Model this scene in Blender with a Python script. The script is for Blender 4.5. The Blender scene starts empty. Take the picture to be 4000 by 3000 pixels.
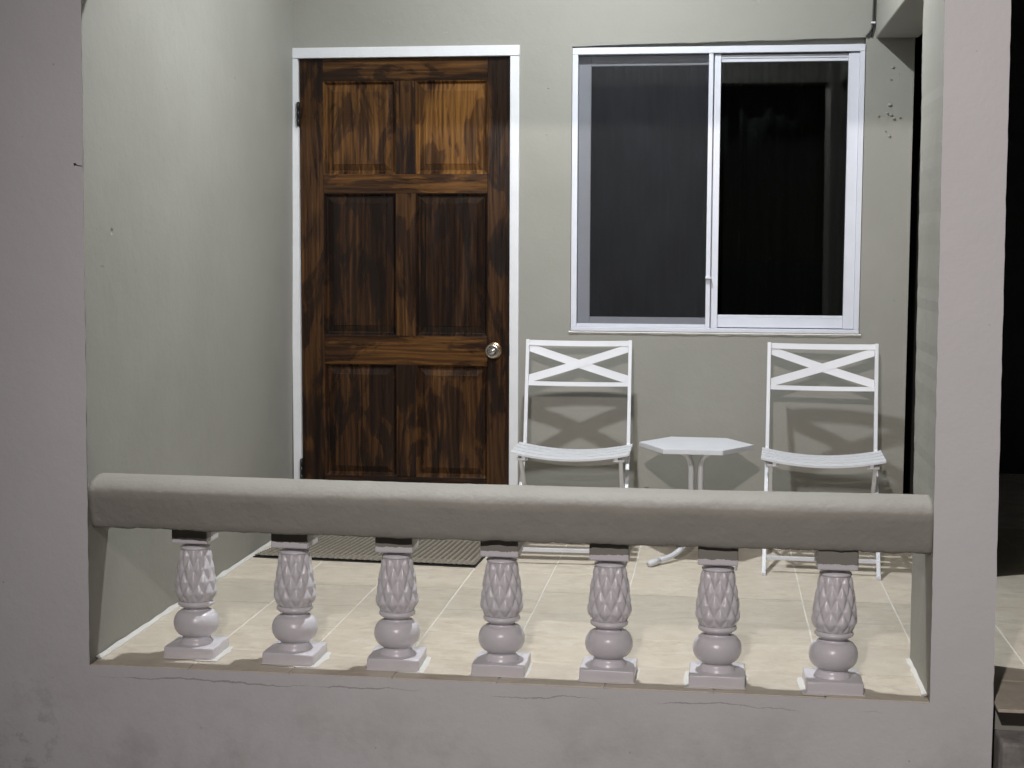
import bpy, bmesh, math, random
from mathutils import Matrix, Vector, noise as mnoise
random.seed(7)
scene = bpy.context.scene
col = scene.collection
PI = math.pi

# ------------------------------------------------------------------ camera
cam_d = bpy.data.cameras.new('camera'); cam = bpy.data.objects.new('camera', cam_d); col.objects.link(cam)
H, YAW, PITCH, ROLL = 1.2172, 0.13349, -0.0913, -0.00347
cam_d.sensor_width = 36.0; cam_d.sensor_fit = 'HORIZONTAL'; cam_d.lens = 53.367
cam_d.clip_start = 0.05; cam_d.clip_end = 400
fw = Vector((-math.sin(YAW)*math.cos(PITCH), math.cos(YAW)*math.cos(PITCH), math.sin(PITCH)))
rt = Vector((math.cos(YAW), math.sin(YAW), 0)); up = rt.cross(fw)
r2 = rt*math.cos(ROLL) - up*math.sin(ROLL); u2 = up*math.cos(ROLL) + rt*math.sin(ROLL)
cam.matrix_world = Matrix(((r2.x, u2.x, -fw.x, 0), (r2.y, u2.y, -fw.y, 0), (r2.z, u2.z, -fw.z, H), (0, 0, 0, 1)))
scene.camera = cam
scene.render.resolution_x = 1024; scene.render.resolution_y = 768

# ------------------------------------------------------------------ night sky and moon
world = bpy.data.worlds.new('World'); scene.world = world; world.use_nodes = True
wn = world.node_tree; bg = wn.nodes['Background']
sky = wn.nodes.new('ShaderNodeTexSky'); sky.sky_type = 'NISHITA'; sky.sun_disc = False
sky.sun_elevation = math.radians(25); sky.sun_rotation = math.radians(150)
wn.links.new(sky.outputs[0], bg.inputs[0]); bg.inputs[1].default_value = 0.001
moon_d = bpy.data.lights.new('sun', 'SUN'); moon_d.energy = 0.01; moon_d.angle = math.radians(0.5); moon_d.color = (0.9, 0.95, 1)
moon = bpy.data.objects.new('sun', moon_d); col.objects.link(moon); moon.rotation_euler = (math.radians(65), 0, math.radians(-150+180))
vs = scene.view_settings
vs.view_transform = 'Standard'; vs.look = 'None'; vs.exposure = 0.0; vs.gamma = 1.0; vs.use_curve_mapping = False
scene.render.engine = 'CYCLES'
scene.cycles.max_bounces = 6; scene.cycles.diffuse_bounces = 4; scene.cycles.transparent_max_bounces = 12

PORCH_POWER = 4150.0      # radiance of the bulb
YARD_POWER = 500.0      # watts of the floodlight across the yard

# ------------------------------------------------------------------ node helpers
class NT:
    def __init__(self, name):
        self.m = bpy.data.materials.new(name); self.m.use_nodes = True
        self.t = self.m.node_tree; self.b = self.t.nodes['Principled BSDF']; self.out = self.t.nodes['Material Output']
    def n(self, typ, **kw):
        nd = self.t.nodes.new(typ)
        for k, v in kw.items(): setattr(nd, k, v)
        return nd
    def l(self, a, b): self.t.links.new(a, b)
    def coord(self, kind='Object', scale=(1, 1, 1), rand=0.0):
        tc = self.n('ShaderNodeTexCoord'); mp = self.n('ShaderNodeMapping')
        self.l(tc.outputs[kind], mp.inputs[0]); mp.inputs['Scale'].default_value = scale
        if rand:
            oi = self.n('ShaderNodeObjectInfo'); mu = self.n('ShaderNodeVectorMath', operation='SCALE')
            mu.inputs[0].default_value = (rand, rand*.7, rand*1.3); self.l(oi.outputs['Random'], mu.inputs['Scale'])
            self.l(mu.outputs[0], mp.inputs['Location'])
        return mp.outputs[0]
    def noise(self, vec, scale, detail=4, rough=.55, dist=0.0):
        nd = self.n('ShaderNodeTexNoise'); self.l(vec, nd.inputs['Vector'])
        nd.inputs['Scale'].default_value = scale; nd.inputs['Detail'].default_value = detail
        nd.inputs['Roughness'].default_value = rough; nd.inputs['Distortion'].default_value = dist
        return nd.outputs['Fac']
    def voro(self, vec, scale, feature='F1'):
        nd = self.n('ShaderNodeTexVoronoi', feature=feature); self.l(vec, nd.inputs['Vector']); nd.inputs['Scale'].default_value = scale
        return nd.outputs['Distance']
    def math(self, op, a, b=None, c=None, clamp=False):
        nd = self.n('ShaderNodeMath', operation=op); nd.use_clamp = clamp
        for i, v in enumerate((a, b, c)):
            if v is None: continue
            if isinstance(v, (int, float)): nd.inputs[i].default_value = v
            else: self.l(v, nd.inputs[i])
        return nd.outputs[0]
    def mapr(self, v, a, b, c=0.0, d=1.0, smooth=True):
        nd = self.n('ShaderNodeMapRange'); nd.interpolation_type = 'SMOOTHSTEP' if smooth else 'LINEAR'
        self.l(v, nd.inputs[0])
        for i, x in zip((1, 2, 3, 4), (a, b, c, d)): nd.inputs[i].default_value = x
        return nd.outputs[0]
    def ramp(self, fac, stops):
        nd = self.n('ShaderNodeValToRGB'); self.l(fac, nd.inputs[0]); e = nd.color_ramp.elements
        while len(e) < len(stops): e.new(0.5)
        for el, (p, c) in zip(e, stops): el.position = p; el.color = (*c, 1)
        return nd.outputs[0]
    def mix(self, fac, a, b, typ='MIX'):
        nd = self.n('ShaderNodeMix', data_type='RGBA', blend_type=typ)
        for idx, v in ((0, fac), (6, a), (7, b)):
            if isinstance(v, (int, float)): nd.inputs[idx].default_value = v
            elif isinstance(v, tuple): nd.inputs[idx].default_value = (*v, 1)
            else: self.l(v, nd.inputs[idx])
        return nd.outputs[2]
    def base(self, c):
        if isinstance(c, tuple): self.b.inputs['Base Color'].default_value = (*c, 1)
        else: self.l(c, self.b.inputs['Base Color'])
    def rough(self, r, spec=.5):
        if isinstance(r, (int, float)): self.b.inputs['Roughness'].default_value = r
        else: self.l(r, self.b.inputs['Roughness'])
        self.b.inputs['Specular IOR Level'].default_value = spec
    def bump(self, h, strength=.3, dist=.01, prev=None):
        nd = self.n('ShaderNodeBump'); nd.inputs['Strength'].default_value = strength; nd.inputs['Distance'].default_value = dist
        self.l(h, nd.inputs['Height'])
        if prev is not None: self.l(prev, nd.inputs['Normal'])
        self.l(nd.outputs[0], self.b.inputs['Normal'])
        return nd.outputs[0]
    def sep(self, v):
        nd = self.n('ShaderNodeSeparateXYZ'); self.l(v, nd.inputs[0]); return nd.outputs

def plaster(name, c1, c2, bump=.2, rough=.62, dents=True):
    M = NT(name); v = M.coord()
    big = M.noise(v, 1.7, 5, .6); M.base(M.mix(M.mapr(big, .3, .7), c1, c2)); M.rough(rough, .35)
    h1 = M.noise(v, 11, 3, .55); h2 = M.noise(v, 75, 4, .62)
    hh = M.math('ADD', M.math('MULTIPLY', h1, .6), M.math('MULTIPLY', h2, .16)); p = M.bump(hh, bump, .02)
    if dents:
        d = M.voro(v, 3.3); q = M.noise(v, 34, 3); dd = M.math('ADD', d, M.math('MULTIPLY', q, .06))
        l = M.noise(v, 24, 5, .75, 1.2); p = M.bump(M.math('ADD', M.mapr(dd, .045, .07, 0, 1.0), M.mapr(l, .64, .76, 0, .35)), .7, .006, p)
    return M.m

GREEN = plaster('interior_plaster', (.275, .272, .245), (.302, .299, .271))
RAILPAINT = plaster('rail_paint', (.315, .304, .275), (.345, .332, .302), bump=.5, dents=False)

def front_paint():
    M = NT('lilac_exterior_plaster'); v = M.coord(); s = M.sep(v)
    big = M.noise(v, 1.3, 6, .6); c = M.mix(M.mapr(big, .3, .7), (.632, .625, .645), (.668, .66, .682))
    # pits and specks
    sp = M.voro(v, 26); spn = M.noise(v, 9, 2); lim = M.mapr(spn, .5, .72, .0, .085)
    speck = M.math('LESS_THAN', sp, lim); c = M.mix(M.math('MULTIPLY', speck, .35), c, (.16, .15, .15))
    # grime low on the wall, with a ragged outline
    g = M.noise(v, 3.4, 5, .7); low = M.mapr(s[2], .1, -.3); left = M.mapr(s[0], -1.7, -2.15)
    gg = M.math('MULTIPLY', M.mapr(g, .42, .68), low); c = M.mix(M.math('MULTIPLY', gg, .3), c, (.24, .22, .21))
    g2 = M.noise(v, 8, 5, .75); gl = M.math('MULTIPLY', M.math('MULTIPLY', M.mapr(g2, .52, .64), low), left)
    c = M.mix(M.math('MULTIPLY', gl, .5), c, (.10, .10, .10))
    # hairline crack below the floor edge
    wob = M.noise(v, 6, 6, .66); zc = M.math('ADD', M.math('MULTIPLY', M.math('SUBTRACT', wob, .5), .045), -.034)
    dist = M.math('ABSOLUTE', M.math('SUBTRACT', s[2], zc)); brk = M.math('ADD', M.noise(v, 2.6, 3), M.mapr(s[0], -.9, -1.4, 0, .16))
    wid = M.mapr(brk, .42, .62, -.0004, .0022); crack = M.math('LESS_THAN', dist, wid)
    inx = M.math('MULTIPLY', M.math('GREATER_THAN', s[0], -1.76), M.math('LESS_THAN', s[0], .57))
    crack = M.math('MULTIPLY', crack, inx); c = M.mix(M.math('MULTIPLY', crack, .42), c, (.12, .105, .10))
    M.base(c); M.rough(.58, .35)
    h1 = M.noise(v, 7, 3, .6); h2 = M.noise(v, 80, 4, .62)
    hh = M.math('ADD', M.math('MULTIPLY', h1, .6), M.math('MULTIPLY', h2, .16)); M.bump(M.math('SUBTRACT', hh, M.math('MULTIPLY', M.math('MAXIMUM', crack, speck), .12)), .28, .02)
    return M.m
LILAC = front_paint()

def white_paint(name, c=(.72, .71, .715), rough=.32, bump=.15, chips=0.0):
    M = NT(name); v = M.coord(rand=5.0); n = M.noise(v, 12, 5, .6)
    cc = M.mix(M.mapr(n, .3, .7), tuple(x*.95 for x in c), c)
    if chips:
        sp = M.voro(v, 40); ln = M.mapr(M.noise(v, 14, 3), .58, .75, 0, .1*chips)
        cc = M.mix(M.math('MULTIPLY', M.math('LESS_THAN', sp, ln), .5), cc, (.2, .19, .18))
    M.base(cc); M.rough(rough, .5)
    p = M.bump(M.noise(v, 45, 4, .6), bump, .003); M.bump(M.noise(v, 240, 2, .5), bump*.5, .001, p)
    return M.m
BALUSTER = white_paint('glossy_white_masonry_paint', (.70, .68, .72), .30, .38, .8)
TRIM = white_paint('white_wood_paint', (.70, .715, .75), .5, .3, .4)
ALU = white_paint('white_powder_coat', (.66, .68, .76), .38, .05)
CHAIR = white_paint('white_metal_enamel', (.65, .665, .71), .4, .06)
CAULK = white_paint('white_caulk', (.68, .67, .64), .7, .5, 1.0)

def cap_paint():   # the rail's darker paint laps raggedly over the top of each capital
    M = NT('lapped_capital_paint'); v = M.coord(); s = M.sep(v); vr = M.coord(rand=9.0)
    n = M.noise(vr, 40, 4, .6); e = M.math('ADD', s[2], M.math('MULTIPLY', M.math('SUBTRACT', n, .5), .016))
    M.base(M.mix(M.math('GREATER_THAN', e, .357), (.70, .68, .72), (.25, .24, .215))); M.rough(.4, .4)
    M.bump(M.noise(vr, 60, 4, .6), .3, .003)
    return M.m
CAP = cap_paint()

def tile_mat():
    M = NT('beige_ceramic_tile'); v = M.coord(rand=40.0); st = M.n('ShaderNodeMapping'); M.l(v, st.inputs[0]); st.inputs['Scale'].default_value = (1, 1.5, 1)
    a = M.noise(st.outputs[0], 15, 7, .76, .4); b = M.noise(st.outputs[0], 4, 4, .6); oi = M.n('ShaderNodeObjectInfo')
    c1 = M.ramp(a, [(.28, (.44, .375, .30)), (.43, (.57, .505, .415)), (.55, (.645, .585, .49)), (.72, (.73, .68, .595))])
    c = M.mix(M.mapr(b, .35, .7, 0, .5), c1, (.62, .545, .45))
    c = M.mix(M.math('MULTIPLY', M.math('SUBTRACT', oi.outputs['Random'], .5), .35, clamp=True), c, (.44, .42, .36))
    M.base(c); M.rough(M.mapr(a, .3, .7, .36, .52), .45)
    return M.m
TILE = tile_mat()

def plain(name, c, rough=.5, metal=0.0, bump=0.0, bscale=60, var=.1):
    M = NT(name); v = M.coord(rand=3.0); n = M.noise(v, 14, 4, .6)
    M.base(M.mix(M.mapr(n, .3, .7), tuple(x*(1-var) for x in c), tuple(min(1, x*(1+var)) for x in c)))
    M.rough(rough); M.b.inputs['Metallic'].default_value = metal
    if bump: M.bump(M.noise(v, bscale, 4, .6), bump, .004)
    return M.m
GROUT = plain('pale_grout', (.74, .71, .65), .85)
CONCRETE = plain('rough_concrete', (.27, .255, .245), .85, bump=.8, bscale=40, var=.3)
BLACK = plain('black_metal', (.018, .018, .02), .4, .3)
CABLE = plain('black_cable_sheath', (.02, .022, .022), .45)
RUBBER = plain('black_rubber', (.02, .02, .02), .8)
NICKEL = plain('satin_nickel', (.62, .60, .57), .2, 1.0, var=.03)
BRASS = plain('worn_brass_rim', (.60, .42, .25), .3, 1.0)
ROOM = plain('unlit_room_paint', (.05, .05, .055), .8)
CURTAIN = plain('dark_curtain_cloth', (.003, .0035, .004), 1.0, bump=.2, bscale=220)
LAMPMETAL = plain('grey_lamp_metal', (.25, .25, .26), .4, .8)

def ground_mat():
    M = NT('dirty_concrete_ground'); v = M.coord(); a = M.noise(v, 5, 8, .7); b = M.noise(v, 33, 6, .7)
    c = M.ramp(a, [(.3, (.06, .055, .05)), (.5, (.14, .13, .12)), (.7, (.26, .245, .225))])
    M.base(M.mix(M.mapr(b, .55, .75, 0, .6), c, (.38, .36, .33))); M.rough(.9)
    p = M.bump(a, .8, .03); M.bump(b, .8, .01, p)
    return M.m
GROUND = ground_mat()

def mat_mat():
    M = NT('taupe_ribbed_carpet'); v = M.coord(); a = M.noise(v, 160, 4, .7); b = M.noise(v, 6, 4)
    c = M.ramp(a, [(.3, (.18, .16, .13)), (.5, (.32, .29, .24)), (.72, (.45, .42, .35))])
    at = M.n('ShaderNodeAttribute'); at.attribute_name = 'rib'
    c = M.mix(at.outputs['Fac'], (.12, .105, .085), c); M.base(M.mix(M.mapr(b, .4, .7, 0, .25), c, (.17, .15, .12))); M.rough(.95, .1)
    M.bump(a, .8, .004)
    return M.m
CARPET = mat_mat()

def wood(name, horizontal):
    M = NT(name)
    k = (lambda across, along: (along, 1, across)) if horizontal else (lambda across, along: (across, 1, along))
    fine = M.noise(M.coord(scale=k(120, 2.2), rand=11.0), 1, 3, .65, .3)
    broad = M.noise(M.coord(scale=k(17, 1.3), rand=23.0), 1, 4, .6, 1.0)
    wv = M.n('ShaderNodeTexWave', wave_type='BANDS', bands_direction='Z' if horizontal else 'X')
    M.l(M.coord(scale=k(1.0, .12), rand=17.0), wv.inputs['Vector']); wv.inputs['Scale'].default_value = 13
    wv.inputs['Distortion'].default_value = 9; wv.inputs['Detail'].default_value = 3; wv.inputs['Detail Scale'].default_value = 1.6
    patch = M.noise(M.coord(scale=k(11, 3.6), rand=31.0), 1, 4, .6, .8)
    kn = M.voro(M.coord(scale=k(5.2, 2.6), rand=3.0), 1); knd = M.math('ADD', kn, M.math('MULTIPLY', M.math('SUBTRACT', fine, .5), .16))
    knot = M.mapr(knd, .17, .05); ring = M.mapr(knd, .10, .30, .2, 0)
    oi = M.n('ShaderNodeObjectInfo'); tone = M.math('SUBTRACT', M.sep(oi.outputs['Color'])[0], .05)
    val = M.math('MULTIPLY', M.math('SUBTRACT', fine, .5), .5)
    val = M.math('ADD', val, M.math('MULTIPLY', M.math('SUBTRACT', broad, .5), .65))
    val = M.math('ADD', val, M.math('MULTIPLY', M.math('SUBTRACT', wv.outputs['Fac'], .5), .16))
    val = M.math('ADD', val, M.mapr(patch, .46, .53, -.13, .11))
    val = M.math('ADD', val, tone); val = M.math('SUBTRACT', val, M.math('MULTIPLY', knot, .35)); val = M.math('SUBTRACT', val, ring, clamp=True)
    c = M.ramp(val, [(.02, (.0105, .0062, .0048)), (.25, (.024, .0112, .0058)), (.5, (.064, .029, .0105)), (.75, (.145, .066, .018)), (1.0, (.25, .117, .028))])
    fl = M.voro(M.coord(scale=(60, 1, 34), rand=7.0), 1); fm = M.mapr(M.noise(M.coord(scale=(7, 1, 5), rand=2.0), 1, 2), .68, .8, 0, .12)
    c = M.mix(M.math('LESS_THAN', fl, fm), c, (.45, .40, .33))
    M.base(c); M.rough(M.mapr(broad, .3, .7, .22, .36), .22)
    p = M.bump(fine, .22, .003); M.bump(patch, .1, .003, p)
    return M.m
WOODV = wood('stained_pine_upright_grain', False); WOODH = wood('stained_pine_level_grain', True)

def glass_mat():
    M = NT('window_glass'); M.t.nodes.remove(M.b)
    tr = M.n('ShaderNodeBsdfTransparent'); tr.inputs[0].default_value = (.82, .85, .85, 1)
    gl = M.n('ShaderNodeBsdfGlossy'); gl.inputs['Roughness'].default_value = .004
    fr = M.n('ShaderNodeFresnel'); fr.inputs[0].default_value = 1.45
    mx = M.n('ShaderNodeMixShader'); M.l(fr.outputs[0], mx.inputs[0]); M.l(tr.outputs[0], mx.inputs[1]); M.l(gl.outputs[0], mx.inputs[2])
    M.l(mx.outputs[0], M.out.inputs[0]); return M.m
GLASS = glass_mat()
def screen_mat():
    M = NT('insect_screen_mesh'); v = M.coord(); n = M.noise(v, 5, 6, .7); n2 = M.noise(v, 160, 3, .7)
    M.base(M.mix(M.mapr(n2, .5, .75, 0, .5), M.mix(M.mapr(n, .35, .7), (.006, .008, .013), (.015, .018, .025)), (.05, .054, .066))); M.rough(.6)
    tr = M.n('ShaderNodeBsdfTransparent'); mx = M.n('ShaderNodeMixShader'); mx.inputs[0].default_value = .28
    M.l(tr.outputs[0], mx.inputs[1]); M.l(M.b.outputs[0], mx.inputs[2]); M.l(mx.outputs[0], M.out.inputs[0]); return M.m
SCREEN = screen_mat()
def emit(name, c, s):
    M = NT(name); M.base((.9, .9, .9)); M.b.inputs['Emission Color'].default_value = (*c, 1); M.b.inputs['Emission Strength'].default_value = s; return M.m

# ------------------------------------------------------------------ mesh helpers
def tag(o, label=None, cat=None, group=None, kind=None):
    if label: o['label'] = label
    if cat: o['category'] = cat
    if group: o['group'] = group
    if kind: o['kind'] = kind
    return o
def link(name, me, mats, parent=None, smooth=False):
    o = bpy.data.objects.new(name, me); col.objects.link(o)
    for m in (mats if isinstance(mats, (list, tuple)) else [mats]): me.materials.append(m)
    if smooth: me.polygons.foreach_set('use_smooth', [True]*len(me.polygons))
    if parent is not None: o.parent = parent
    return o
def mesh(vs_, fs, name='m', mi=None):
    me = bpy.data.meshes.new(name); me.from_pydata([tuple(v) for v in vs_], [], fs)
    if mi: me.polygons.foreach_set('material_index', mi)
    me.update(); return me
def empty(name, loc=(0, 0, 0), rz=0):
    o = bpy.data.objects.new(name, None); col.objects.link(o); o.location = loc; o.rotation_euler = (0, 0, rz); o.empty_display_size = .1; return o
def bm_box(bm, a, b, bev=0.0, M=None):
    x0, y0, z0 = a; x1, y1, z1 = b
    vs_ = [bm.verts.new(p) for p in ((x0,y0,z0),(x1,y0,z0),(x1,y1,z0),(x0,y1,z0),(x0,y0,z1),(x1,y0,z1),(x1,y1,z1),(x0,y1,z1))]
    fs = [bm.faces.new([vs_[i] for i in f]) for f in ((3,2,1,0),(4,5,6,7),(0,1,5,4),(1,2,6,5),(2,3,7,6),(3,0,4,7))]
    if M is not None:
        for v in vs_: v.co = M @ v.co
    if bev:
        es = list({e for f in fs for e in f.edges}); bmesh.ops.bevel(bm, geom=es, offset=bev, segments=2, affect='EDGES', profile=.5)
def bm_mesh(bm, name='m'):
    bmesh.ops.recalc_face_normals(bm, faces=bm.faces); me = bpy.data.meshes.new(name); bm.to_mesh(me); bm.free(); return me
def box(name, a, b, mat, parent=None, bev=.0015):
    bm = bmesh.new(); bm_box(bm, a, b, bev); return link(name, bm_mesh(bm), mat, parent)
def bm_bar(bm, p, q, w, d, side=(1, 0, 0), bev=.001):
    """rectangular bar from p to q; w along 'side', d across"""
    p, q = Vector(p), Vector(q); ax = (q-p); L = ax.length; ax.normalize(); s = Vector(side); s = (s - ax*s.dot(ax)).normalized(); t = ax.cross(s)
    M = Matrix(((s.x, t.x, ax.x, p.x), (s.y, t.y, ax.y, p.y), (s.z, t.z, ax.z, p.z), (0, 0, 0, 1)))
    bm_box(bm, (-w/2, -d/2, 0), (w/2, d/2, L), bev, M)
def tube(pts, r, n=10, cap=True):
    pts = [Vector(p) for p in pts]; vs_, fs = [], []; pu = None
    for i, p in enumerate(pts):
        t = (pts[min(i+1, len(pts)-1)] - pts[max(i-1, 0)]).normalized()
        if pu is None: a = Vector((0, 0, 1)) if abs(t.z) < .9 else Vector((1, 0, 0)); pu = t.cross(a).normalized()
        pu = (pu - t*pu.dot(t)).normalized(); w = t.cross(pu)
        for k in range(n):
            a = 2*PI*k/n; vs_.append(p + (pu*math.cos(a) + w*math.sin(a))*r)
    for i in range(len(pts)-1):
        for k in range(n): fs.append((i*n+k, i*n+(k+1) % n, (i+1)*n+(k+1) % n, (i+1)*n+k))
    if cap: fs.append(tuple(range(n-1, -1, -1))); fs.append(tuple(range((len(pts)-1)*n, len(pts)*n)))
    return vs_, fs
def bez(p0, p1, p2, n=10):
    p0, p1, p2 = Vector(p0), Vector(p1), Vector(p2)
    return [p0*(1-t)**2 + p1*2*t*(1-t) + p2*t*t for t in [i/n for i in range(n+1)]]
def lathe(prof, n=48, cap0=False, cap1=False):
    vs_, fs = [], []
    for r, z in prof:
        for k in range(n): a = 2*PI*k/n; vs_.append((r*math.cos(a), r*math.sin(a), z))
    for i in range(len(prof)-1):
        for k in range(n): fs.append((i*n+k, i*n+(k+1) % n, (i+1)*n+(k+1) % n, (i+1)*n+k))
    if cap0: fs.append(tuple(range(n-1, -1, -1)))
    if cap1: fs.append(tuple(range((len(prof)-1)*n, len(prof)*n)))
    return vs_, fs
def jit(x, y, z, s, amp): return (mnoise.noise((x*s+3.1, y*s+7.7, z*s+1.3)))*amp
def lines(a, b, step):
    n = max(1, int(round((b-a)/step))); return [a+(b-a)*i/n for i in range(n+1)]
def quad_sheet(us, vs_, fn):
    P = [fn(u, v) for v in vs_ for u in us]; w = len(us)
    F = [(j*w+i, j*w+i+1, (j+1)*w+i+1, (j+1)*w+i) for j in range(len(vs_)-1) for i in range(w-1)]
    return P, F

B = 6.268                      # back wall face
XL, XLl = -1.789, .010         # left wall inner face at floor, lean per metre
XR, XRl = .584, -.007          # right pier inner face
XO, XOl = .748, -.007          # right pier outer face
TOP = 3.06; LINT = 2.085
def FY(x): return 4.103 - .012*(x+.6)     # front plane

# ------------------------------------------------------------------ ground
def gz(x, y):
    t = max(0, min(1, (x-.45)/.4)); t = t*t*(3-2*t); return -.42 + .26*t + .012*mnoise.noise((x*2.1, y*2.1, 0))*(1 if abs(x) < 6 and y > -3 else 0)
us = [-120, -40, -12] + lines(-5, 5, .12) + [12, 40, 120]; vv = [-120, -40, -12, -6] + lines(-3, 4.4, .12) + [6, 12, 40, 120]
P, F = quad_sheet(us, vv, lambda x, y: (x, y, gz(x, y)))
g = link('ground', mesh(P, F), GROUND, smooth=True); tag(g, kind='structure')

# ------------------------------------------------------------------ front wall: piers, base and lintel in one plastered frame
def front_wall():
    vs_, fs, mi = [], [], []
    def add(P, F, m):
        o = len(vs_); vs_.extend(P); fs.extend([tuple(i+o for i in f) for f in F]); mi.extend([m]*len(F))
    def ex(z, kind):                      # edges of the opening wander by a millimetre or two
        if kind == 'L': return XL + XLl*z + jit(0, 0, z, 30, .0018)
        if kind == 'R': return XR + XRl*z + jit(5, 0, z, 30, .0018)
        return XO + XOl*z + jit(9, 0, z, 24, .002)
    def sill(x): return -.0030 + jit(x, 3, 0, 12, .0016)
    zs = lines(-.6, 0, .06) + lines(0, LINT, .03)[1:] + lines(LINT, TOP, .2)[1:]
    # left pier, right pier
    P, F = quad_sheet([0, 1], zs, lambda u, z: ((-2.9 if u == 0 else ex(z, 'L')), FY(-2.9 if u == 0 else XL), z)); add(P, F, 0)
    P, F = quad_sheet([0, 1], zs, lambda u, z: ((ex(z, 'R') if u == 0 else ex(z, 'O')), FY(.6), z)); add(P, F, 0)
    # base below the floor edge and lintel above
    xs = lines(0, 1, .02)
    def bx(u, z): return ex(z, 'L')*(1-u) + ex(z, 'R')*u
    P, F = quad_sheet(xs, lines(-.6, 0, .06), lambda u, z: (bx(u, z), FY(bx(u, z)), z if z < -.01 else sill(bx(u, z)))); add(P, F, 0)
    P, F = quad_sheet(xs, lines(LINT, TOP, .2), lambda u, z: (bx(u, z), FY(bx(u, z)), z)); add(P, F, 0)
    # sill top, running back under the tiles
    P, F = quad_sheet(xs, [0, 1], lambda u, d: (bx(u, 0), FY(bx(u, 0)) + d*.06, sill(bx(u, 0)) - d*.0005)); add(P, F, 0)
    # returns of the opening
    zo = [z for z in zs if -.08 < z < LINT+.001]
    P, F = quad_sheet([1, 0], zo, lambda u, z: (ex(z, 'R'), FY(.6) + (.0 if u == 0 else 4.516-FY(.6)), z)); add(P, F, 1)
    P, F = quad_sheet(xs, [0, 1], lambda u, d: (bx(u, LINT), FY(bx(u, 0)) + d*.175, LINT)); add(P, F, 1)
    P, F = quad_sheet(xs, [LINT, TOP], lambda u, z: (bx(u, z), FY(bx(u, 0)) + .175, z)); add(P, F, 1)
    # pier back, pier outer side, above-lintel return of the pier
    P, F = quad_sheet([1, 0], zs, lambda u, z: ((ex(z, 'R') if u == 0 else ex(z, 'O')), 4.516, z)); add(P, F, 1)
    P, F = quad_sheet([0, 1], zs, lambda u, z: (ex(z, 'O'), FY(.6) if u == 0 else 4.516, z)); add(P, F, 1)
    P, F = quad_sheet([1, 0], [LINT, TOP], lambda u, z: (ex(LINT, 'R') + XRl*(z-LINT), FY(.6) if u == 0 else 4.516, z)); add(P, F, 1)
    o = link('porch_wall', mesh(vs_, fs, mi=mi), [LILAC, GREEN])
    return tag(o, 'lilac-grey plastered front wall framing the porch opening, with cracks and grime', 'wall')
fw_o = front_wall()

# left side wall
def side_wall():
    ys = lines(FY(XL)+.001, B+.2, .1); zs = lines(-.6, TOP, .1)
    def X(y, z): return XL + XLl*z + (jit(0, 0, z, 30, .0018) if y < 4.15 else .004*mnoise.noise((y*1.3, z*1.3, 4)))
    P, F = quad_sheet(ys, zs, lambda y, z: (X(y, z), y, z))
    n = len(P); w = len(ys)
    P += [(-2.0, ys[0]+.01, -.6), (-2.0, ys[-1], -.6), (-2.0, ys[-1], TOP), (-2.0, ys[0]+.01, TOP)]; F.append((n, n+1, n+2, n+3))
    o = link('porch_wall', mesh(P, F), GREEN, smooth=True)
    tag(o, 'grey-green plastered side wall left of the brown door', 'wall')
    ys = lines(4.16, 6.2, .025); P, F = [], []
    for y in ys:
        wv = .012 + .010*mnoise.noise((y*14, 1, 0)) - .002*(y-4.2)
        P += [(XL+.001, y, .012+.006*mnoise.noise((y*11, 5, 0))), (XL+wv, y, .0035), (XL+wv+.001, y, 0.0)]
    for i in range(len(ys)-1):
        for k in range(2): F.append((i*3+k, i*3+k+1, i*3+k+4, i*3+k+3))
    link('caulk_line', mesh(P, F), CAULK, o)
side_wall()
# caulk at the foot of the right pier
P, F = [], []
for y in lines(4.13, 4.51, .02):
    wv = .011 + .009*mnoise.noise((y*22, 9, 0)); P += [(XR+.001, y, .008+.005*mnoise.noise((y*15, 2, 0))), (XR-wv, y, .003), (XR-wv-.001, y, 0)]
for i in range(len(P)//3-1):
    for k in range(2): F.append((i*3+k, i*3+k+3, i*3+k+4, i*3+k+1))
link('caulk_line', mesh(P, F), CAULK, fw_o)

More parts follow.
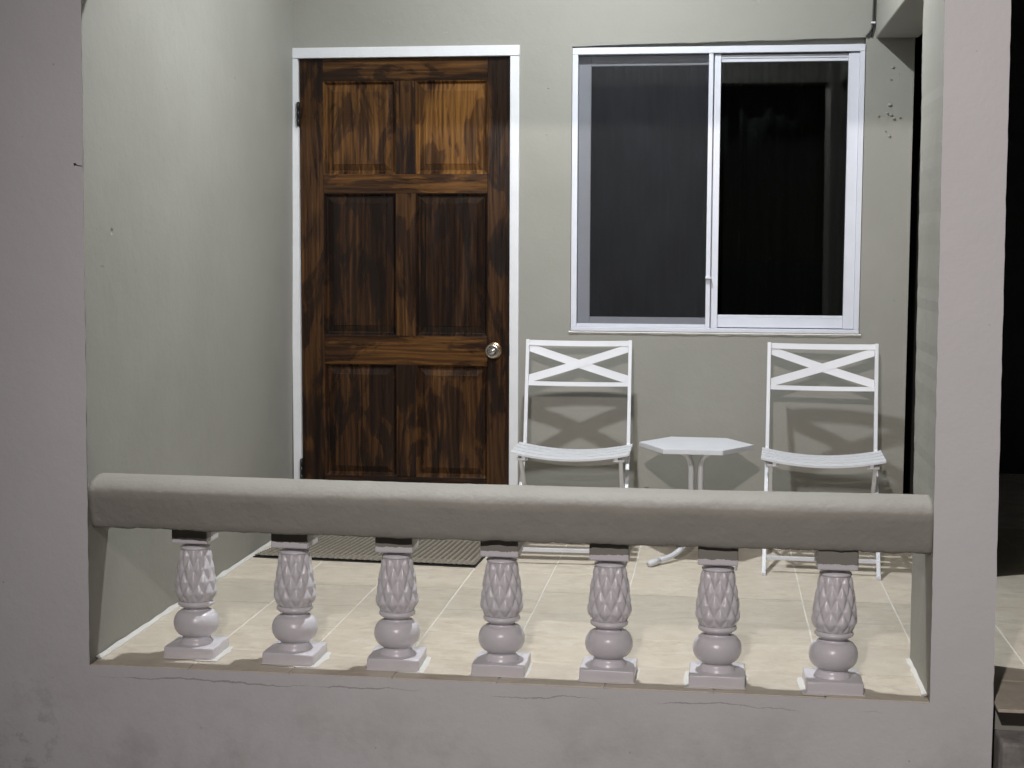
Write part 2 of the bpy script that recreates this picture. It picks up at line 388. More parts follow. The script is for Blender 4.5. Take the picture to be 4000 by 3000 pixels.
# back wall with door and window openings
DX0, DX1, DZ = -1.7816, -.814, 2.032
WX0, WX1, WZ0, WZ1 = -.597, .5726, .8646, 2.018
XB = .764
def back_wall():
    def top(x): return WZ1 + .007 + .020*(x-WX0)/(WX1-WX0) + jit(x, 0, 2, 12, .003)
    def Yv(x, z): return B + .004*mnoise.noise((x*1.4, 2.2, z*1.4))
    cols = sorted(set([-1.80, DX0+.004, DX1-.004, WX0+.003, WX1-.003, XB] + lines(-.81, -.6, .05) + lines(.575, XB, .05)))
    vs_, fs = [], []
    def add(P, F): o = len(vs_); vs_.extend(P); fs.extend([tuple(i+o for i in f) for f in F])
    def patch(x0, x1, z0, z1, f1=None):
        xs = lines(x0, x1, .03)
        def fn(x, t):
            zt = f1(x) if f1 else z1
            z = z0(x) + (zt-z0(x))*t if callable(z0) else z0 + (zt-z0)*t
            return (x, Yv(x, z), z)
        add(*quad_sheet(xs, lines(0, 1, .05), fn))
    patch(-1.80, DX1-.004, DZ-.006, TOP)                       # above the door
    patch(DX1-.004, WX0-.002, -.1, TOP)
    patch(WX0-.002, WX1+.002, -.1, WZ0-.004)
    patch(WX0-.002, WX1+.002, top, TOP)
    patch(WX1+.002, XB, -.1, TOP)
    # return at the free end, head and sides of the window recess
    add(*quad_sheet([0, 1], lines(-.1, TOP, .1), lambda d, z: (XB, Yv(XB, z)+d*.16, z)))
    xs = lines(WX0-.002, WX1+.002, .03)
    add(*quad_sheet(xs, [0, 1], lambda x, d: (x, Yv(x, top(x))+d*.12, top(x))))
    for xx in (WX0-.002, WX1+.002):
        add(*quad_sheet([0, 1], lines(WZ0-.004, WZ1+.05, .05), lambda d, z: (xx, Yv(xx, z)+d*.12, min(z, top(xx)))))
    add(*quad_sheet(xs, [1, 0], lambda x, d: (x, Yv(x, WZ0-.004)+d*.12, WZ0-.004)))
    o = link('porch_wall', mesh(vs_, fs), GREEN)
    tag(o, 'grey-green plastered back wall holding the door and the sliding window', 'wall')
    # inner leaf of the wall and the unlit room behind the window
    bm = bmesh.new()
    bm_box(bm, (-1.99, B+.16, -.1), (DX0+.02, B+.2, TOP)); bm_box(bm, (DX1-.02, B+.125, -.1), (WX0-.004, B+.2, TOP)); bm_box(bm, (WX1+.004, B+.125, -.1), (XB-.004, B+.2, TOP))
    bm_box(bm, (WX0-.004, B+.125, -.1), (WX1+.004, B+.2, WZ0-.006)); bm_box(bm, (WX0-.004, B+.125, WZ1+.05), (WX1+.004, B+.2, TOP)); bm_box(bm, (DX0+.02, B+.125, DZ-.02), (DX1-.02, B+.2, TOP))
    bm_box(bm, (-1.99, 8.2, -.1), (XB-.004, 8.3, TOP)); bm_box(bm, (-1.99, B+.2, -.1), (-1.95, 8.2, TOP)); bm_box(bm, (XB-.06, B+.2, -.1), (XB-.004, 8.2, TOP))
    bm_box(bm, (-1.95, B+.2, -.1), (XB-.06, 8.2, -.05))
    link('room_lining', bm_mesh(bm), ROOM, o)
    box('lintel_fill', (WX0+.001, B+.03, WZ1+.0005), (WX1-.001, B+.1, WZ1+.06), GREEN, o, 0)
    return o
bw = back_wall()
# gouges and lumps in the plaster right of the window
def lump(x, z, r, seed):
    N = 11; P = [(x, B-.0045, z)]
    for k in range(N):
        a = 2*PI*k/N; q = r*(.75+.5*abs(mnoise.noise((k*.9, seed*3.7, 0)))); P.append((x+q*math.cos(a), B-.004, z+q*math.sin(a)*.8))
    for k in range(N):
        a = 2*PI*k/N; q = r*1.5*(.7+.6*abs(mnoise.noise((k*.7, seed*2.1, 5)))); P.append((x+q*math.cos(a), B+.006, z+q*math.sin(a)*.8))
    P[0] = (x+r*.1, B-.0025, z+r*.1)
    F = [(0, 1+(k+1) % N, 1+k) for k in range(N)] + [(1+k, 1+(k+1) % N, 1+N+(k+1) % N, 1+N+k) for k in range(N)]
    link('plaster_lump', mesh(P, F), GREEN, bw, True)
for i, (px, py, r) in enumerate(((3490, 262, 7), (3483, 310, 4), (3478, 412, 9), (3468, 445, 6), (3482, 452, 7), (3492, 466, 8), (3514, 461, 6), (3435, 455, 4), (3460, 515, 5), (3474, 537, 8), (3330, 170, 5), (2190, 330, 4), (2178, 520, 4))):
    lump(.768 + (px-3576-.033*(150-py))*.00106, 2.036-(py-150)*.000985, r*.0009, i+1)

# roof slab and side beam
rf = box('roof_slab', (-2.9, FY(-2)+.004, TOP+.002), (4.2, 9.0, TOP+.22), GREEN, bev=0); tag(rf, 'plastered flat ceiling slab over the porch, above the frame', 'roof')
P, F = [], []
bm = bmesh.new(); bm_box(bm, (.611, 4.519, 2.040), (.778, B-.002, TOP), .006)
bmo = link('ceiling_beam', bm_mesh(bm), GREEN); tag(bmo, 'grey-green plastered beam running to the back wall at upper right', 'beam')

# terrace beyond the pier
sw = box('porch_wall', (.85, 5.70, -.1), (1.0, 8.4, TOP), GREEN, bev=.004); tag(sw, 'short plastered wall on the side terrace, hidden behind the right pier', 'wall')
tw = box('porch_wall', (1.0, 8.4, -.1), (4.2, 8.55, TOP), ROOM, bev=0); tag(tw, 'dark rear wall at the far end of the side terrace', 'wall')

# ------------------------------------------------------------------ floor and its tiles
fl = box('porch_floor', (-1.95, 4.175, -.28), (4.2, 8.4, -.0016), GROUT, bev=0); tag(fl, kind='structure')
ft = box('footing', (.765, 4.03, -.4), (4.2, 4.17, -.085), CONCRETE, fl, bev=.008)
ft2 = box('riser', (.765, 4.15, -.085), (4.2, 4.1745, -.012), GREEN, fl, bev=0)
gx = [-1.788] + [-1.49 + .3*i for i in range(15)]
gy = [None] + [4.332 + .3*i for i in range(9)]
tile_cache = {}
def tile_mesh(w, d):
    k = (round(w, 4), round(d, 4))
    if k not in tile_cache:
        bm = bmesh.new(); bm_box(bm, (-w/2, -d/2, -.009), (w/2, d/2, 0), .0012); me = bm_mesh(bm, 'tile'); me.materials.append(TILE); tile_cache[k] = me
    return tile_cache[k]
gap = .0022; gapy = .0011
for i in range(len(gx)-1):
    x0, x1 = gx[i]+gap, gx[i+1]-gap
    for j in range(len(gy)-1):
        if gy[j] is None: y0 = FY((x0+x1)/2)+.003 if x1 < .7 else 4.055
        else: y0 = gy[j]+gapy
        y1 = gy[j+1]-gapy
        if x0 > 2.1: continue
        if y0 > B: 
            if x0 < .75: continue
        y1 = min(y1, B-.004) if x1 < .78 else y1
        if y1-y0 < .02: continue
        if x0 < .7 < x1 and y0 < 4.5:
            if gy[j] is None: x0_ = .756; y0 = 4.055
            else: x0_ = x0
        else: x0_ = x0
        o = bpy.data.objects.new('tile', tile_mesh(x1-x0_, y1-y0)); col.objects.link(o); o.parent = fl
        o.location = ((x0_+x1)/2 + random.uniform(-.0006, .0006), (y0+y1)/2, random.uniform(-.0006, .0004)); o.rotation_euler = (random.uniform(-.001, .001), random.uniform(-.001, .001), random.uniform(-.002, .002))

# ------------------------------------------------------------------ hand rail
def rail():
    a, b, zc = .086, .046, .500
    prof = [(.034, .397), (.027, .404), (.021, .42), (.011, .455), (.001, .487)]
    prof += [(a - (a+.003)*math.cos(t), zc + b*math.sin(t)) for t in [PI*i/28 for i in range(1, 28)]]
    prof += [(2*a+.001, .487), (2*a-.004, .455), (2*a-.010, .41), (2*a-.016, .397)]
    x0, x1 = XL+.004, XR+.0
    xs = lines(x0, x1, .012); vs_, fs = [], []; n = len(prof)
    for x in xs:
        sag = -.004*math.sin(PI*(x-x0)/(x1-x0)) + .0  # slight unevenness by hand
        for k, (y, z) in enumerate(prof):
            j = jit(x, k*.3, 1, 4, .0016) + jit(x, k*.6, 5, 34, .0011)
            zz = z + sag + (jit(x, 0, 9, 16, .004) + jit(x, 0, 4, 55, .003) if k in (0, n-1) else j*.7)
            vs_.append((x, FY(x) + .004 + y + j, zz))
    for i in range(len(xs)-1):
        for k in range(n): fs.append((i*n+k, (i+1)*n+k, (i+1)*n+(k+1) % n, i*n+(k+1) % n))
    fs.append(tuple(range(n))); fs.append(tuple((len(xs)-1)*n+k for k in range(n-1, -1, -1)))
    o = link('hand_rail', mesh(vs_, fs), RAILPAINT, smooth=True)
    tag(o, 'thick round-topped concrete hand rail resting on the row of balusters', 'railing')
rail()

# ------------------------------------------------------------------ balusters
def head_mesh():
    N, K = 108, 64; z0, z1 = .163, .318; vs_, fs = [], []
    def rad(t):  # t 0..1 bottom to top
        if t < .2: return .0485 + .0110*math.sin(t/.2*PI/2)
        s = (t-.2)/.8; return .0595 - .018*s**1.25
    for j in range(K+1):
        t = j/K; z = z0 + (z1-z0)*t
        for i in range(N):
            th = 2*PI*i/N; u = th/(2*PI)*10; v = 2.25*(t*.96+.03)**.9
            a = (u+v) % 1; b = (u-v) % 1
            h = min(a, 1-a, b, 1-b)*2; h = min(1, h*1.15); h = math.sin(h*PI/2)
            env = min(1, t/.06, (1-t)/.05)
            r = rad(t) + (.0072*h - .0038)*max(0, env)
            vs_.append((r*math.cos(th), r*math.sin(th), z))
    for j in range(K):
        for i in range(N): fs.append((j*N+i, j*N+(i+1) % N, (j+1)*N+(i+1) % N, (j+1)*N+i))
    # lip, top disc and neck above; ring below
    prof = [(.0415, .3175), (.0435, .3185), (.0445, .3215), (.0435, .3245), (.040, .3268), (.031, .3295), (.0265, .332), (.026, .343)]
    P, F = lathe(prof, 48); o = len(vs_); vs_ += P; fs += [tuple(k+o for k in f) for f in F]
    prof = [(.036, .131), (.0355, .139), (.039, .1435), (.0475, .1465), (.0525, .1505), (.0535, .1545), (.0520, .1585), (.0475, .1612), (.0465, .1628), (.049, .1645)]
    P, F = lathe(prof, 48); o = len(vs_); vs_ += P; fs += [tuple(k+o for k in f) for f in F]
    return mesh(vs_, fs)
def bulb_mesh():
    prof = [(.050, .0340), (.0485, .039), (.0445, .045), (.041, .050), (.0405, .0525), (.0425, .0545), (.0425, .0565)]
    for i in range(1, 20):
        a = -PI/2 + PI*i/20; prof.append((.0372 + .0300*max(0, math.cos(a))**.95, .0955 + .0375*math.sin(a)))
    prof += [(.0372, .1335), (.036, .138)]
    return mesh(*lathe(prof, 56))
def baluster():
    r = empty('baluster')
    bm = bmesh.new(); bm_box(bm, (-.0545, -.0545, .340), (.0545, .0545, .402), .004); link('capital', bm_mesh(bm), CAP, r)
    link('carved_vase', head_mesh(), BALUSTER, r, True); link('bulb', bulb_mesh(), BALUSTER, r, True)
    bm = bmesh.new(); bm_box(bm, (-.076, -.075, 0.0), (.076, .075, .0345), .0035)
    bmesh.ops.subdivide_edges(bm, edges=[e for e in bm.edges if e.calc_length() > .05], cuts=6, use_grid_fill=True)
    for v in bm.verts:
        q = v.co; q.z += jit(q.x, q.y, q.z, 28, .0022) if q.z > .01 else 0; q.x += jit(q.x, q.y, q.z+4, 30, .002); q.y += jit(q.x, q.y, q.z+8, 30, .002)
    link('base_plate', bm_mesh(bm), BALUSTER, r, True)
    return r
def copy_tree(o, parent=None):
    c = o.copy(); col.objects.link(c); c.parent = parent
    for ch in [k for k in bpy.data.objects if k.parent == o]: copy_tree(ch, c)
    return c
bxs = [-1.522+.0, -1.215, -.905, -.596, -.287, .018, .335]; bfy = [4.204, 4.186, 4.172, 4.158, 4.144, 4.134, 4.118]
blab = ['white pineapple-carved baluster nearest the left pier', 'white pineapple-carved baluster, second from the left pier, in front of the door mat',
        'white pineapple-carved baluster, third from the left pier', 'white pineapple-carved baluster in the middle of the seven, at the mat corner',
        'white pineapple-carved baluster, third from the right pier, below the left chair', 'white pineapple-carved baluster, second from the right pier, in front of the table feet', 'white pineapple-carved baluster nearest the right pier, below the right chair']
proto = baluster()
bals = [proto] + [copy_tree(proto) for _ in range(6)]
for i, o in enumerate(bals):
    o.location = (bxs[i], bfy[i]+.076, 0); o.rotation_euler = (random.uniform(-.006, .006), random.uniform(-.008, .008), random.uniform(-.03, .03)); o.scale = (random.uniform(.985, 1.015), random.uniform(.985, 1.015), 1)
    tag(o, blab[i], 'baluster', 'balusters under the hand rail')
    vase = [k for k in bpy.data.objects if k.parent == o and k.name.startswith('carved')][0]; vase.rotation_euler = (0, 0, random.uniform(0, .57))
    # splash of paint and grout round the foot
    N = 40; P, F = [], []
    for k in range(N):
        a = 2*PI*k/N; e = max(abs(math.cos(a)), abs(math.sin(a))); w = .076/e
        out = .006 + .012*max(0, mnoise.noise((k*.33, i*5.1, 0))) + (.010 if (math.cos(a) > .3 and i < 3) or (math.cos(a) < -.3 and i > 4) else 0)
        P += [((w-.002)*math.cos(a), (w-.002)*math.sin(a), .004), ((w+out)*math.cos(a), (w+out)*math.sin(a)*.97, .0009)]
    for k in range(N): q = (k+1) % N; F.append((k*2, k*2+1, q*2+1, q*2))
    link('paint_splash', mesh(P, F), CAULK, o)

# ------------------------------------------------------------------ front door
def door():
    r = empty('front_door', (-1.3, B, 0)); tag(r, 'dark brown stained six-panel wooden door in a white frame', 'door')
    off = Vector((1.3, -B, 0))
    def fix(o): o.matrix_parent_inverse = Matrix.Translation(off); return o
    def part(name, a, b, mat, tone, bev=.0015):
        o = fix(box(name, a, b, mat, r, bev)); o.color = (tone, 0, 0, 1); return o
    yf = B + .004; yb = B + .038
    L0, L1, L2, L3, L4, L5 = -1.745, -1.6455, -1.336, -1.251, -.9475, -.855
    Z = [.010, .235, .712, .834, 1.431, 1.510, 1.895, 1.989]
    part('stile', (L0, yf, Z[0]), (L1-.0004, yb, Z[7]), WOODV, .32); part('stile', (L4+.0004, yf, Z[0]), (L5, yb, Z[7]), WOODV, .27)
    for (z0, z1), t in zip(((Z[0], Z[1]), (Z[2], Z[3]), (Z[4], Z[5]), (Z[6], Z[7])), (.20, .50, .50, .42)):
        part('rail', (L1, yf, z0), (L4, yb, z1), WOODH, t)
    for (z0, z1), t in zip(((Z[1], Z[2]), (Z[3], Z[4]), (Z[5], Z[6])), (.30, .38, .32)):
        part('mullion', (L2+.0004, yf, z0+.0004), (L3-.0004, yb, z1-.0004), WOODV, t)
    tones = {(0, 0): .28, (0, 1): .40, (1, 0): .17, (1, 1): .14, (2, 0): .50, (2, 1): .66}
    for row, (z0, z1) in enumerate(((Z[1], Z[2]), (Z[3], Z[4]), (Z[5], Z[6]))):
        for c, (x0, x1) in enumerate(((L1, L2), (L3, L4))):
            rings = [(0, .001), (.004, .003), (.011, .0125), (.014, .014), (.017, .0142), (.040, .0055), (.043, .0035), (.045, .0035)]
            P, F = [], []
            for ins, dp in rings:
                P += [(x0+ins, yf+dp, z0+ins), (x1-ins, yf+dp, z0+ins), (x1-ins, yf+dp, z1-ins), (x0+ins, yf+dp, z1-ins)]
            for k in range(len(rings)-1):
                for q in range(4): F.append((k*4+q, k*4+(q+1) % 4, (k+1)*4+(q+1) % 4, (k+1)*4+q))
            F.append(tuple((len(rings)-1)*4+q for q in range(4)))
            o = fix(link('panel', mesh(P, F), WOODV, r)); o.color = (tones[(row, c)], 0, 0, 1)
    part('door_core', (L0+.002, yb+.001, Z[0]+.002), (L5-.002, yb+.02, Z[7]-.002), WOODV, .1, 0)
    # white frame
    fy0, fy1 = B-.014, B+.10
    part('frame_jamb', (DX0, fy0, 0.001), (-1.7475, fy1, DZ-.0425), TRIM, 1); part('frame_jamb', (-.852, fy0, 0.001), (DX1, fy1, DZ-.0425), TRIM, 1)
    part('frame_head', (DX0-.001, fy0-.003, DZ-.042), (DX1+.001, fy1, DZ), TRIM, 1)
    part('threshold', (-1.747, B-.01, .001), (-.853, fy1, .009), TRIM, 1)
    # hinges
    for z in (1.76, .255):
        h = part('hinge', (-1.7515, B-.0165, z-.05), (-1.7415, B+.0035, z+.05), BLACK, 1, .003)
        bm = bmesh.new()
        for k in range(3):
            P, F = tube([(-1.746, B-.020, z-.048+k*.033), (-1.746, B-.020, z-.018+k*.033)], .0055, 10)
            vv_ = [bm.verts.new(p) for p in P]; [bm.faces.new([vv_[q] for q in f]) for f in F]
        kn = link('knuckle', bm_mesh(bm), BLACK, h, True); kn.matrix_parent_inverse = Matrix.Translation(off) if False else Matrix.Identity(4)
    # knob
    def lat(name, prof, mat, c1=False):
        P, F = lathe(prof, 48, False, c1); P = [(x, -z, y) for x, y, z in P]
        o = link(name, mesh(P, F), mat, kb, True); return o
    kb = fix(link('door_knob', mesh(*((lambda q: ([(x, -z, y) for x, y, z in q[0]], q[1]))(lathe([(.0335, -.001), (.034, .003), (.031, .007), (.016, .010), (.0125, .016), (.0125, .028), (.020, .033), (.029, .040), (.0315, .047), (.0305, .0525), (.027, .0555)], 48)))), BRASS, r, True))
    kb.location = (-.918+1.3, yf-B, .778); kb.matrix_parent_inverse = Matrix.Identity(4)
    lat('knob_face', [(.0272, .0556), (.026, .0565), (.015, .0545), (.005, .0537), (.0045, .0548), (.0005, .055)], NICKEL, True)
    sp = part('strike_plate', (-.8565, B-.0165, .755), (-.8505, B-.006, .81), BLACK, 1, .003)
    # scratches
    return r
door()

# ------------------------------------------------------------------ sliding window
def window():
    cx_ = (WX0+WX1)/2; r = empty('sliding_window', (cx_, B, WZ0)); tag(r, 'white aluminium sliding window with dark glass and an insect screen', 'window')
    inv = Matrix.Translation((-cx_, -B, -WZ0))
    def part(name, a, b, mat, parent=None, bev=.0015):
        o = box(name, a, b, mat, parent or r, bev)
        if parent is None: o.matrix_parent_inverse = inv
        return o
    y0 = B - .004; y1 = B + .085
    fw_ = .0235
    part('frame_head', (WX0, y0, WZ1-.027), (WX1, y1, WZ1), ALU); part('frame_sill', (WX0, y0-.004, WZ0), (WX1, y1, WZ0+.016), ALU)
    part('frame_jamb', (WX0, y0+.001, WZ0+.0165), (WX0+fw_, y1, WZ1-.0275), ALU); part('frame_jamb', (WX1-fw_+.003, y0+.001, WZ0+.0165), (WX1, y1, WZ1-.0275), ALU)
    zb, zt = WZ0+.0165, WZ1-.0275
    # screen frame in the front track, left bay
    xa, xm = WX0+fw_+.0005, -.026
    s = part('screen_mesh', (xa, y0+.012, zb+.001), (xm-.018, y0+.0125, zt-.001), SCREEN, bev=0)
    part('screen_stile', (xm-.018, y0+.004, zb), (xm, y0+.018, zt+.004), ALU); part('screen_rail', (xa, y0+.004, zb), (xm-.0185, y0+.0115, zb+.014), ALU)
    # fixed sash behind the screen
    ys0, ys1 = y0+.045, y0+.068
    part('sash_stile', (xa, ys0, zb), (xa+.05, ys1, zt), ALU); part('sash_rail', (xa+.0505, ys0, zb), (-.03, ys1, zb+.04), ALU); part('sash_rail', (xa+.0505, ys0, zt-.042), (-.03, ys1, zt), ALU)
    part('sash_stile', (-.0295, ys0, zb), (-.005, ys1, zt), ALU)
    part('glass_pane', (xa+.0505, ys0+.009, zb+.0405), (-.03, ys0+.012, zt-.0425), GLASS, bev=0)
    # sliding sash, right bay
    yr0, yr1 = y0+.020, y0+.043
    xs, xe = -.021, WX1-fw_+.0025
    part('sash_stile', (xs, yr0-.006, zb), (xs+.0255, yr1, zt-.002), ALU); part('sash_stile', (xe-.042, yr0-.010, zb+.002), (xe, yr1, zt-.004), ALU)
    part('sash_rail', (xs+.026, yr0, zb+.003), (xe-.0425, yr1, zb+.042), ALU); part('sash_rail', (xs+.026, yr0+.003, zb+.0425), (xe-.0425, yr1, zb+.054), ALU)
    part('sash_rail', (xs+.026, yr0, zt-.020), (xe-.0425, yr1, zt-.006), ALU); part('sash_rail', (xs+.026, yr0+.004, zt-.034), (xe-.0425, yr1, zt-.0205), ALU)
    part('glass_pane', (xs+.026, yr0+.011, zb+.0545), (xe-.0425, yr0+.014, zt-.0345), GLASS, bev=0)
    lt = part('latch', (-.046, y0-.012, 1.083), (-.022, y0+.0035, 1.092), ALU, bev=.001)
    # plaster bead under the sill
    xs_ = lines(WX0-.008, WX1+.008, .012); P, F = [], []
    for x in xs_:
        P += [(x, B-.003, WZ0-.0005), (x, B-.008+jit(x, 1, 0, 30, .002), WZ0-.006), (x, B+.002, WZ0-.014+jit(x, 5, 0, 22, .005))]
    for i in range(len(xs_)-1):
        for k in range(2): F.append((i*3+k, i*3+k+1, i*3+k+4, i*3+k+3))
    o = link('sealant_bead', mesh(P, F), CAULK, r); o.matrix_parent_inverse = inv
window()

# dark curtain inside
P, F = quad_sheet(lines(-.72, .68, .007), lines(.55, 2.25, .2), lambda x, z: (x, B+.26 + .022*math.sin(x*46+1.3*math.sin(x*9)) + .012*math.sin(x*103+2*math.sin(x*7)), z))
cu = link('curtain', mesh(P, F), CURTAIN, smooth=True); md = cu.modifiers.new('thick', 'SOLIDIFY'); md.thickness = .002
tag(cu, 'dark pleated curtain hanging behind the window glass', 'curtain')

# ------------------------------------------------------------------ cable at the beam corner
pts = [(.600, B-.010, 2.30), (.6005, B-.010, 2.2), (.599, B-.010, 2.10)] + bez((.599, B-.010, 2.10), (.597, B-.010, 2.068), (.572, B-.007, 2.046), 8)[1:]
P, F = tube([(.600, B-.010, 2.9)] + pts, .0042, 8)
cb = link('cable', mesh(P, F), CABLE, smooth=True); tag(cb, 'thin black electric cable running down the corner above the window', 'cable')
P, F = tube([(.599, B-.006, 2.10), (.597, B-.006, 2.075), (.596, B-.005, 2.058), (.594, B-.004, 2.046)], .003, 8)
link('cable_end', mesh(P, F), CABLE, cb, True)
box('cable_clip', (.591, B-.018, 2.096), (.6085, B-.0015, 2.1035), ALU, cb, .001)

P, F = tube([(-1.797, FY(-1.8)+.01, 1.4405), (-1.797, FY(-1.8)-.010, 1.4405)], .0022, 8)
nl = link('nail', mesh(P, F), BLACK, smooth=True); tag(nl, 'small bent nail with a thread, stuck in the left pier', 'nail')
P, F = tube([(-1.797, FY(-1.8)-.008, 1.441), (-1.788, FY(-1.8)-.004, 1.4365), (-1.776, FY(-1.8)-.002, 1.4345)], .0008, 6); link('thread', mesh(P, F), CABLE, nl, True)
# ------------------------------------------------------------------ chairs
def chair():
    r = empty('folding_chair')
    def p(name, bm, smooth=False): return link(name, bm_mesh(bm), CHAIR, r, smooth)
    W = .208
    # long legs rise from the front feet to the top of the back; local y: 0 at front feet, + towards the wall
    top = (.484, .834); foot = (.0, .0); hing = (.392, .425)
    def yz(z):  # line of the long leg, slightly kinked at the seat
        if z < hing[1]: t = z/hing[1]; return foot[0]+(hing[0]-foot[0])*t
        t = (z-hing[1])/(top[1]-hing[1]); return hing[0]+(top[0]-hing[0])*t
    for s in (-1, 1):
        bm = bmesh.new(); bm_bar(bm, (s*W, yz(.4251), .4251), (s*W, top[0], top[1]), .014, .022); bm_bar(bm, (s*W, 0, .0035), (s*W, yz(.425), .425), .014, .022)
        p('long_leg', bm)
        bm = bmesh.new(); bm_bar(bm, (s*(W-.017), .07, .413), (s*(W-.017), .50, .0035), .014, .020); p('rear_leg', bm)
        bm = bmesh.new(); bm_bar(bm, (s*(W-.032), .025, .414), (s*(W-.032), .365, .398), .014, .020)
        bm_bar(bm, (s*(W-.002), .062, .403), (s*(W-.046), .062, .403), .010, .010, (0, 1, 0)); p('seat_rail', bm)
        bm = bmesh.new(); P, F = tube([(s*(W+.010), yz(.405), .405), (s*(W-.026), yz(.405), .405)], .006, 8); vv_ = [bm.verts.new(q) for q in P]; [bm.faces.new([vv_[k] for k in f]) for f in F]; p('pivot_pin', bm)
    # curved flat bars of the back
    def curved(z0, z1, th, name):
        xs_ = lines(-W+.006, W-.006, .02); P, F = [], []
        for x in xs_:
            c = .010*(1-(x/W)**2); dz = -.003*(1-(x/W)**2)
            for (yy, zz) in ((-th/2, z0), (th/2, z0), (th/2, z1), (-th/2, z1)): P.append((x, yz(zz)+c+yy, zz+dz))
        for i in range(len(xs_)-1):
            for k in range(4): F.append((i*4+k, (i+1)*4+k, (i+1)*4+(k+1) % 4, i*4+(k+1) % 4))
        F.append((0, 1, 2, 3)); e = (len(xs_)-1)*4; F.append((e+3, e+2, e+1, e))
        bm = bmesh.new(); me = mesh(P, F); bm.from_mesh(me); p(name, bm)
    curved(.812, .833, .012, 'top_rail'); curved(.652, .668, .012, 'lower_rail')
    for s in (-1, 1):
        xs_ = lines(-W+.008, W-.008, .02); P, F = [], []; hw = .0160
        z_a, z_b = (.676, .806) if s > 0 else (.806, .676)
        for x in xs_:
            t = (x+W)/(2*W); zc = z_a+(z_b-z_a)*t; c = .010*(1-(x/W)**2) - s*.0008
            lo, hi = max(zc-hw, .667), min(zc+hw, .812)
            for (dy, zz) in ((-.003, lo), (.003, lo), (.003, hi), (-.003, hi)): P.append((x, yz(zz)+c+dy, zz-.003*(1-(x/W)**2)))
        for i in range(len(xs_)-1):
            for k in range(4): F.append((i*4+k, (i+1)*4+k, (i+1)*4+(k+1) % 4, i*4+(k+1) % 4))
        F.append((0, 1, 2, 3)); e = (len(xs_)-1)*4; F.append((e+3, e+2, e+1, e))
        bm = bmesh.new(); bm.from_mesh(mesh(P, F)); p('cross_bar', bm)
    # seat of curved slats running from side to side
    n = 4; SW = .226
    for k in range(n):
        ya = .022 + k*.089; yb_ = ya + .060; P, F = [], []
        xs_ = lines(-SW, SW, .02); zb_ = .4325 - .0015*k
        for x in xs_:
            zc = zb_ - .026*(1-(x/SW)**2)
            for (yy, zz) in ((ya, -.004), (yb_, -.004), (yb_, .004), (ya, .004)): P.append((x, yy, zc+zz))
        for i in range(len(xs_)-1):
            for q in range(4): F.append((i*4+q, (i+1)*4+q, (i+1)*4+(q+1) % 4, i*4+(q+1) % 4))
        F.append((0, 1, 2, 3)); e = (len(xs_)-1)*4; F.append((e+3, e+2, e+1, e))
        bm = bmesh.new(); bm.from_mesh(mesh(P, F)); p('seat_slat', bm)
    bm = bmesh.new(); bm_bar(bm, (-W+.007, yz(.055), .055), (W-.007, yz(.055), .055), .014, .014, (0, 0, 1)); p('stretcher', bm)
    bm = bmesh.new(); bm_bar(bm, (-W+.024, .44, .058), (W-.024, .44, .058), .014, .014, (0, 0, 1)); p('stretcher', bm)
    for s in (-1, 1):
        bm = bmesh.new(); bm_box(bm, (s*W-.009, -.014, 0), (s*W+.009, .014, .012), .002); link('foot_cap', bm_mesh(bm), CHAIR, r)
        bm = bmesh.new(); bm_box(bm, (s*(W-.017)-.009, .486, 0), (s*(W-.017)+.009, .514, .012), .002); link('foot_cap', bm_mesh(bm), CHAIR, r)
    return r
c1 = chair(); c2 = copy_tree(c1)
c1.location = (-.541, 5.648, 0); c1.rotation_euler = (0, 0, math.radians(1.0)); tag(c1, 'white metal folding chair with crossed back, beside the door', 'chair', 'folding chairs under the window')
c2.location = (.398, 5.622, 0); c2.rotation_euler = (0, 0, math.radians(-2.6)); tag(c2, 'white metal folding chair with crossed back, beside the right pier', 'chair', 'folding chairs under the window')

# ------------------------------------------------------------------ hexagonal side table
def table():
    cx_, cy_ = -.068, 5.925; r = empty('side_table', (cx_, cy_, 0), math.radians(-2)); tag(r, 'low white hexagonal side table between the two chairs', 'table')
    zt = .448; hexv = [(-.224, .008), (-.116, -.195), (.108, -.192), (.222, .004), (.112, .195), (-.112, .2)]
    bm = bmesh.new(); lo = [bm.verts.new((x, y, zt-.018)) for x, y in hexv]; hi = [bm.verts.new((x, y, zt)) for x, y in hexv]
    bm.faces.new(hi); bm.faces.new(lo[::-1])
    for k in range(6): q = (k+1) % 6; bm.faces.new((lo[k], lo[q], hi[q], hi[k]))
    bmesh.ops.bevel(bm, geom=list(bm.edges), offset=.0015, segments=2, affect='EDGES')
    link('table_top', bm_mesh(bm), CHAIR, r)
    for sx, sy in ((-1, -1), (1, -1), (1, 1), (-1, 1)):
        dx, dy = sx*.62, sy*.78
        a = .018
        pts = [(sx*.155, sy*.22, .013), (sx*.10, sy*.145, .020)] + bez((sx*.10, sy*.145, .020), (sx*a, sy*a*1.2, .035), (sx*a, sy*a, .13), 10)[1:] + [(sx*a, sy*a, .34)]
        pts += bez((sx*a, sy*a, .34), (sx*a, sy*a, .415), (sx*.075, sy*.08, .4285), 8)[1:]
        P, F = tube(pts, .0105, 12); link('leg', mesh(P, F), CHAIR, r, True)
        P, F = tube([(sx*.162, sy*.23, .0125), (sx*.128, sy*.183, .0165)], .0124, 12); link('foot_cap', mesh(P, F), CHAIR, r, True)
    P, F = lathe([(.032, .20), (.034, .203), (.034, .217), (.032, .22)], 24, True, True); link('collar', mesh(P, F), CHAIR, r, True)
table()

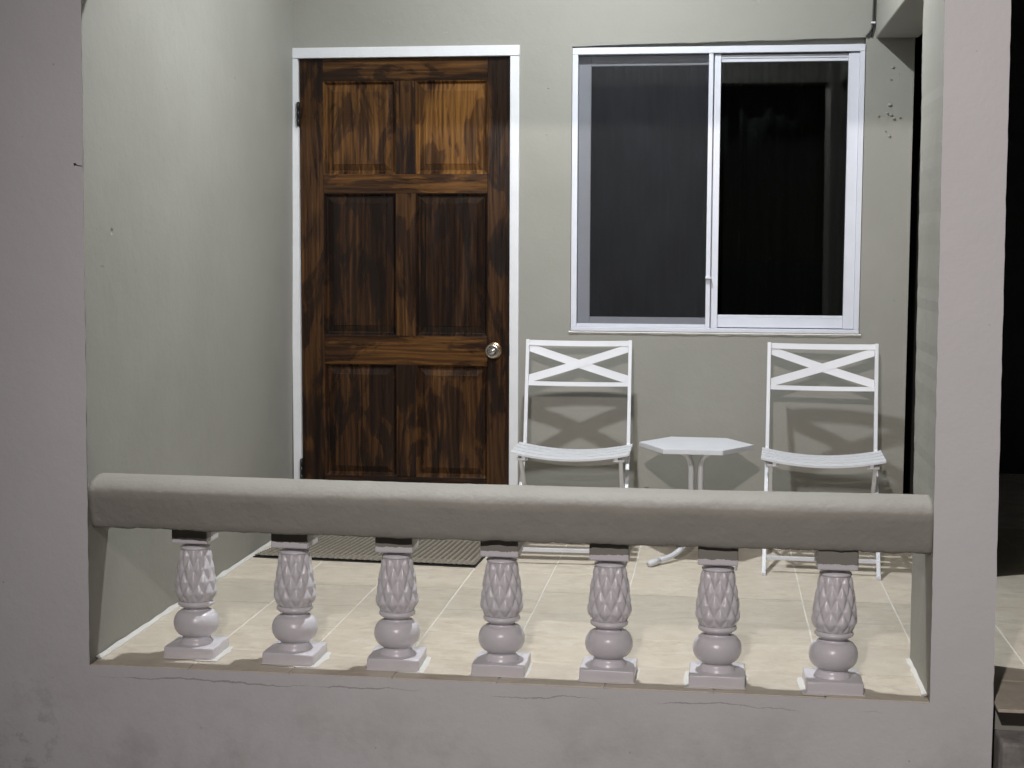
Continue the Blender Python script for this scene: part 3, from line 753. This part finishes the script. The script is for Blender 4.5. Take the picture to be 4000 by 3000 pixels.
# ------------------------------------------------------------------ door mat
def door_mat():
    c = [Vector((-1.776, 5.648)), Vector((-.889, 5.588)), Vector((-.868, 6.115)), Vector((-1.690, 6.165))]
    r = empty('door_mat', (-1.3, 5.86, 0)); tag(r, 'ribbed taupe door mat with a black edge lying before the door', 'mat')
    inv = Matrix.Translation((1.3, -5.86, 0))
    def pt(u, v, z): q = (c[0]*(1-u)+c[1]*u)*(1-v) + (c[3]*(1-u)+c[2]*u)*v; return (q.x, q.y, z)
    bm = bmesh.new(); lo = [bm.verts.new(pt(u, v, .0012)) for u, v in ((0, 0), (1, 0), (1, 1), (0, 1))]; hi = [bm.verts.new(pt(u, v, .0045)) for u, v in ((0, 0), (1, 0), (1, 1), (0, 1))]
    bm.faces.new(hi); bm.faces.new(lo[::-1])
    for k in range(4): q = (k+1) % 4; bm.faces.new((lo[k], lo[q], hi[q], hi[k]))
    o = link('rubber_backing', bm_mesh(bm), RUBBER, r); o.matrix_parent_inverse = inv
    NU, NV = 38*8, 90
    def h(u, v):
        b = .0055
        rib = .5+.5*math.cos(u*38*2*PI + .5*mnoise.noise((u*8, v*3, 0)))
        kn = .5+.5*math.cos(v*26*2*PI)
        if v < .16 or v > .86 or u < .035 or u > .965: q = .35+.65*kn*(.4+.6*(.5+.5*math.cos(u*76*PI*1.0)))
        else: q = rib**.7*(.85+.15*mnoise.noise((u*220, v*110, 0)))
        return b + .0075*q + .0012*mnoise.noise((u*60, v*40, 3))
    us_ = [.003+.994*i/NU for i in range(NU+1)]; vs2 = [.005+.99*i/NV for i in range(NV+1)]
    P, F = quad_sheet(us_, vs2, lambda u, v: pt(u, v, h(u, v)))
    me = mesh(P, F); at = me.attributes.new('rib', 'FLOAT', 'POINT'); at.data.foreach_set('value', [min(1, max(0, (q[2]-.007)/.0055)) for q in P])
    o = link('ribbed_pile', me, CARPET, r, True); o.matrix_parent_inverse = inv
door_mat()

# ------------------------------------------------------------------ lamps (above and behind the frame)
lp = empty('ceiling_lamp', (-.47, 4.96, TOP)); tag(lp, 'round ceiling lamp with a lit globe in the middle of the porch ceiling', 'lamp')
link('lamp_base', mesh(*lathe([(.10, .001), (.10, -.022), (.092, -.033), (.0425, -.0335)], 32, True, True)), TRIM, lp, True)
P = [(.042*math.cos(a)*math.cos(b), .042*math.cos(a)*math.sin(b), -.034 + .009*math.sin(a)) for a in [(-PI/2 + PI/2*i/15) for i in range(1, 16)] for b in [2*PI*k/24 for k in range(24)]]
F = [(i*24+k, i*24+(k+1) % 24, (i+1)*24+(k+1) % 24, (i+1)*24+k) for i in range(14) for k in range(24)] + [tuple(range(23, -1, -1)), tuple(14*24+k for k in range(24))]
link('lamp_globe', mesh(P, F), emit('lit_globe', (.955, .985, 1.0), PORCH_POWER), lp, True)

yl = empty('yard_lamp', (-.42, -.45, gz(-.42, -.45))); tag(yl, 'yard floodlight on a steel post facing the porch', 'lamp')
P, F = tube([(0, 0, -.05), (0, 0, 3.3)], .045, 16); link('post', mesh(P, F), LAMPMETAL, yl, True)
bm = bmesh.new(); bm_box(bm, (-.10, .05, 3.22), (.10, .27, 3.30), .01); link('lamp_head', bm_mesh(bm), LAMPMETAL, yl)
sd = bpy.data.lights.new('floodlight', 'SPOT'); sd.energy = YARD_POWER; sd.shadow_soft_size = .055; sd.color = (1.0, .92, .885); sd.spot_size = math.radians(98); sd.spot_blend = 1.0
so = bpy.data.objects.new('floodlight', sd); col.objects.link(so); so.parent = yl; so.location = (0, .36, 3.24)
wp = Vector((-.42, -.45+.36, gz(-.42, -.45)+3.24)); tg = Vector((.6, 4.1, .75)); so.rotation_euler = (tg-wp).to_track_quat('-Z', 'Y').to_euler()
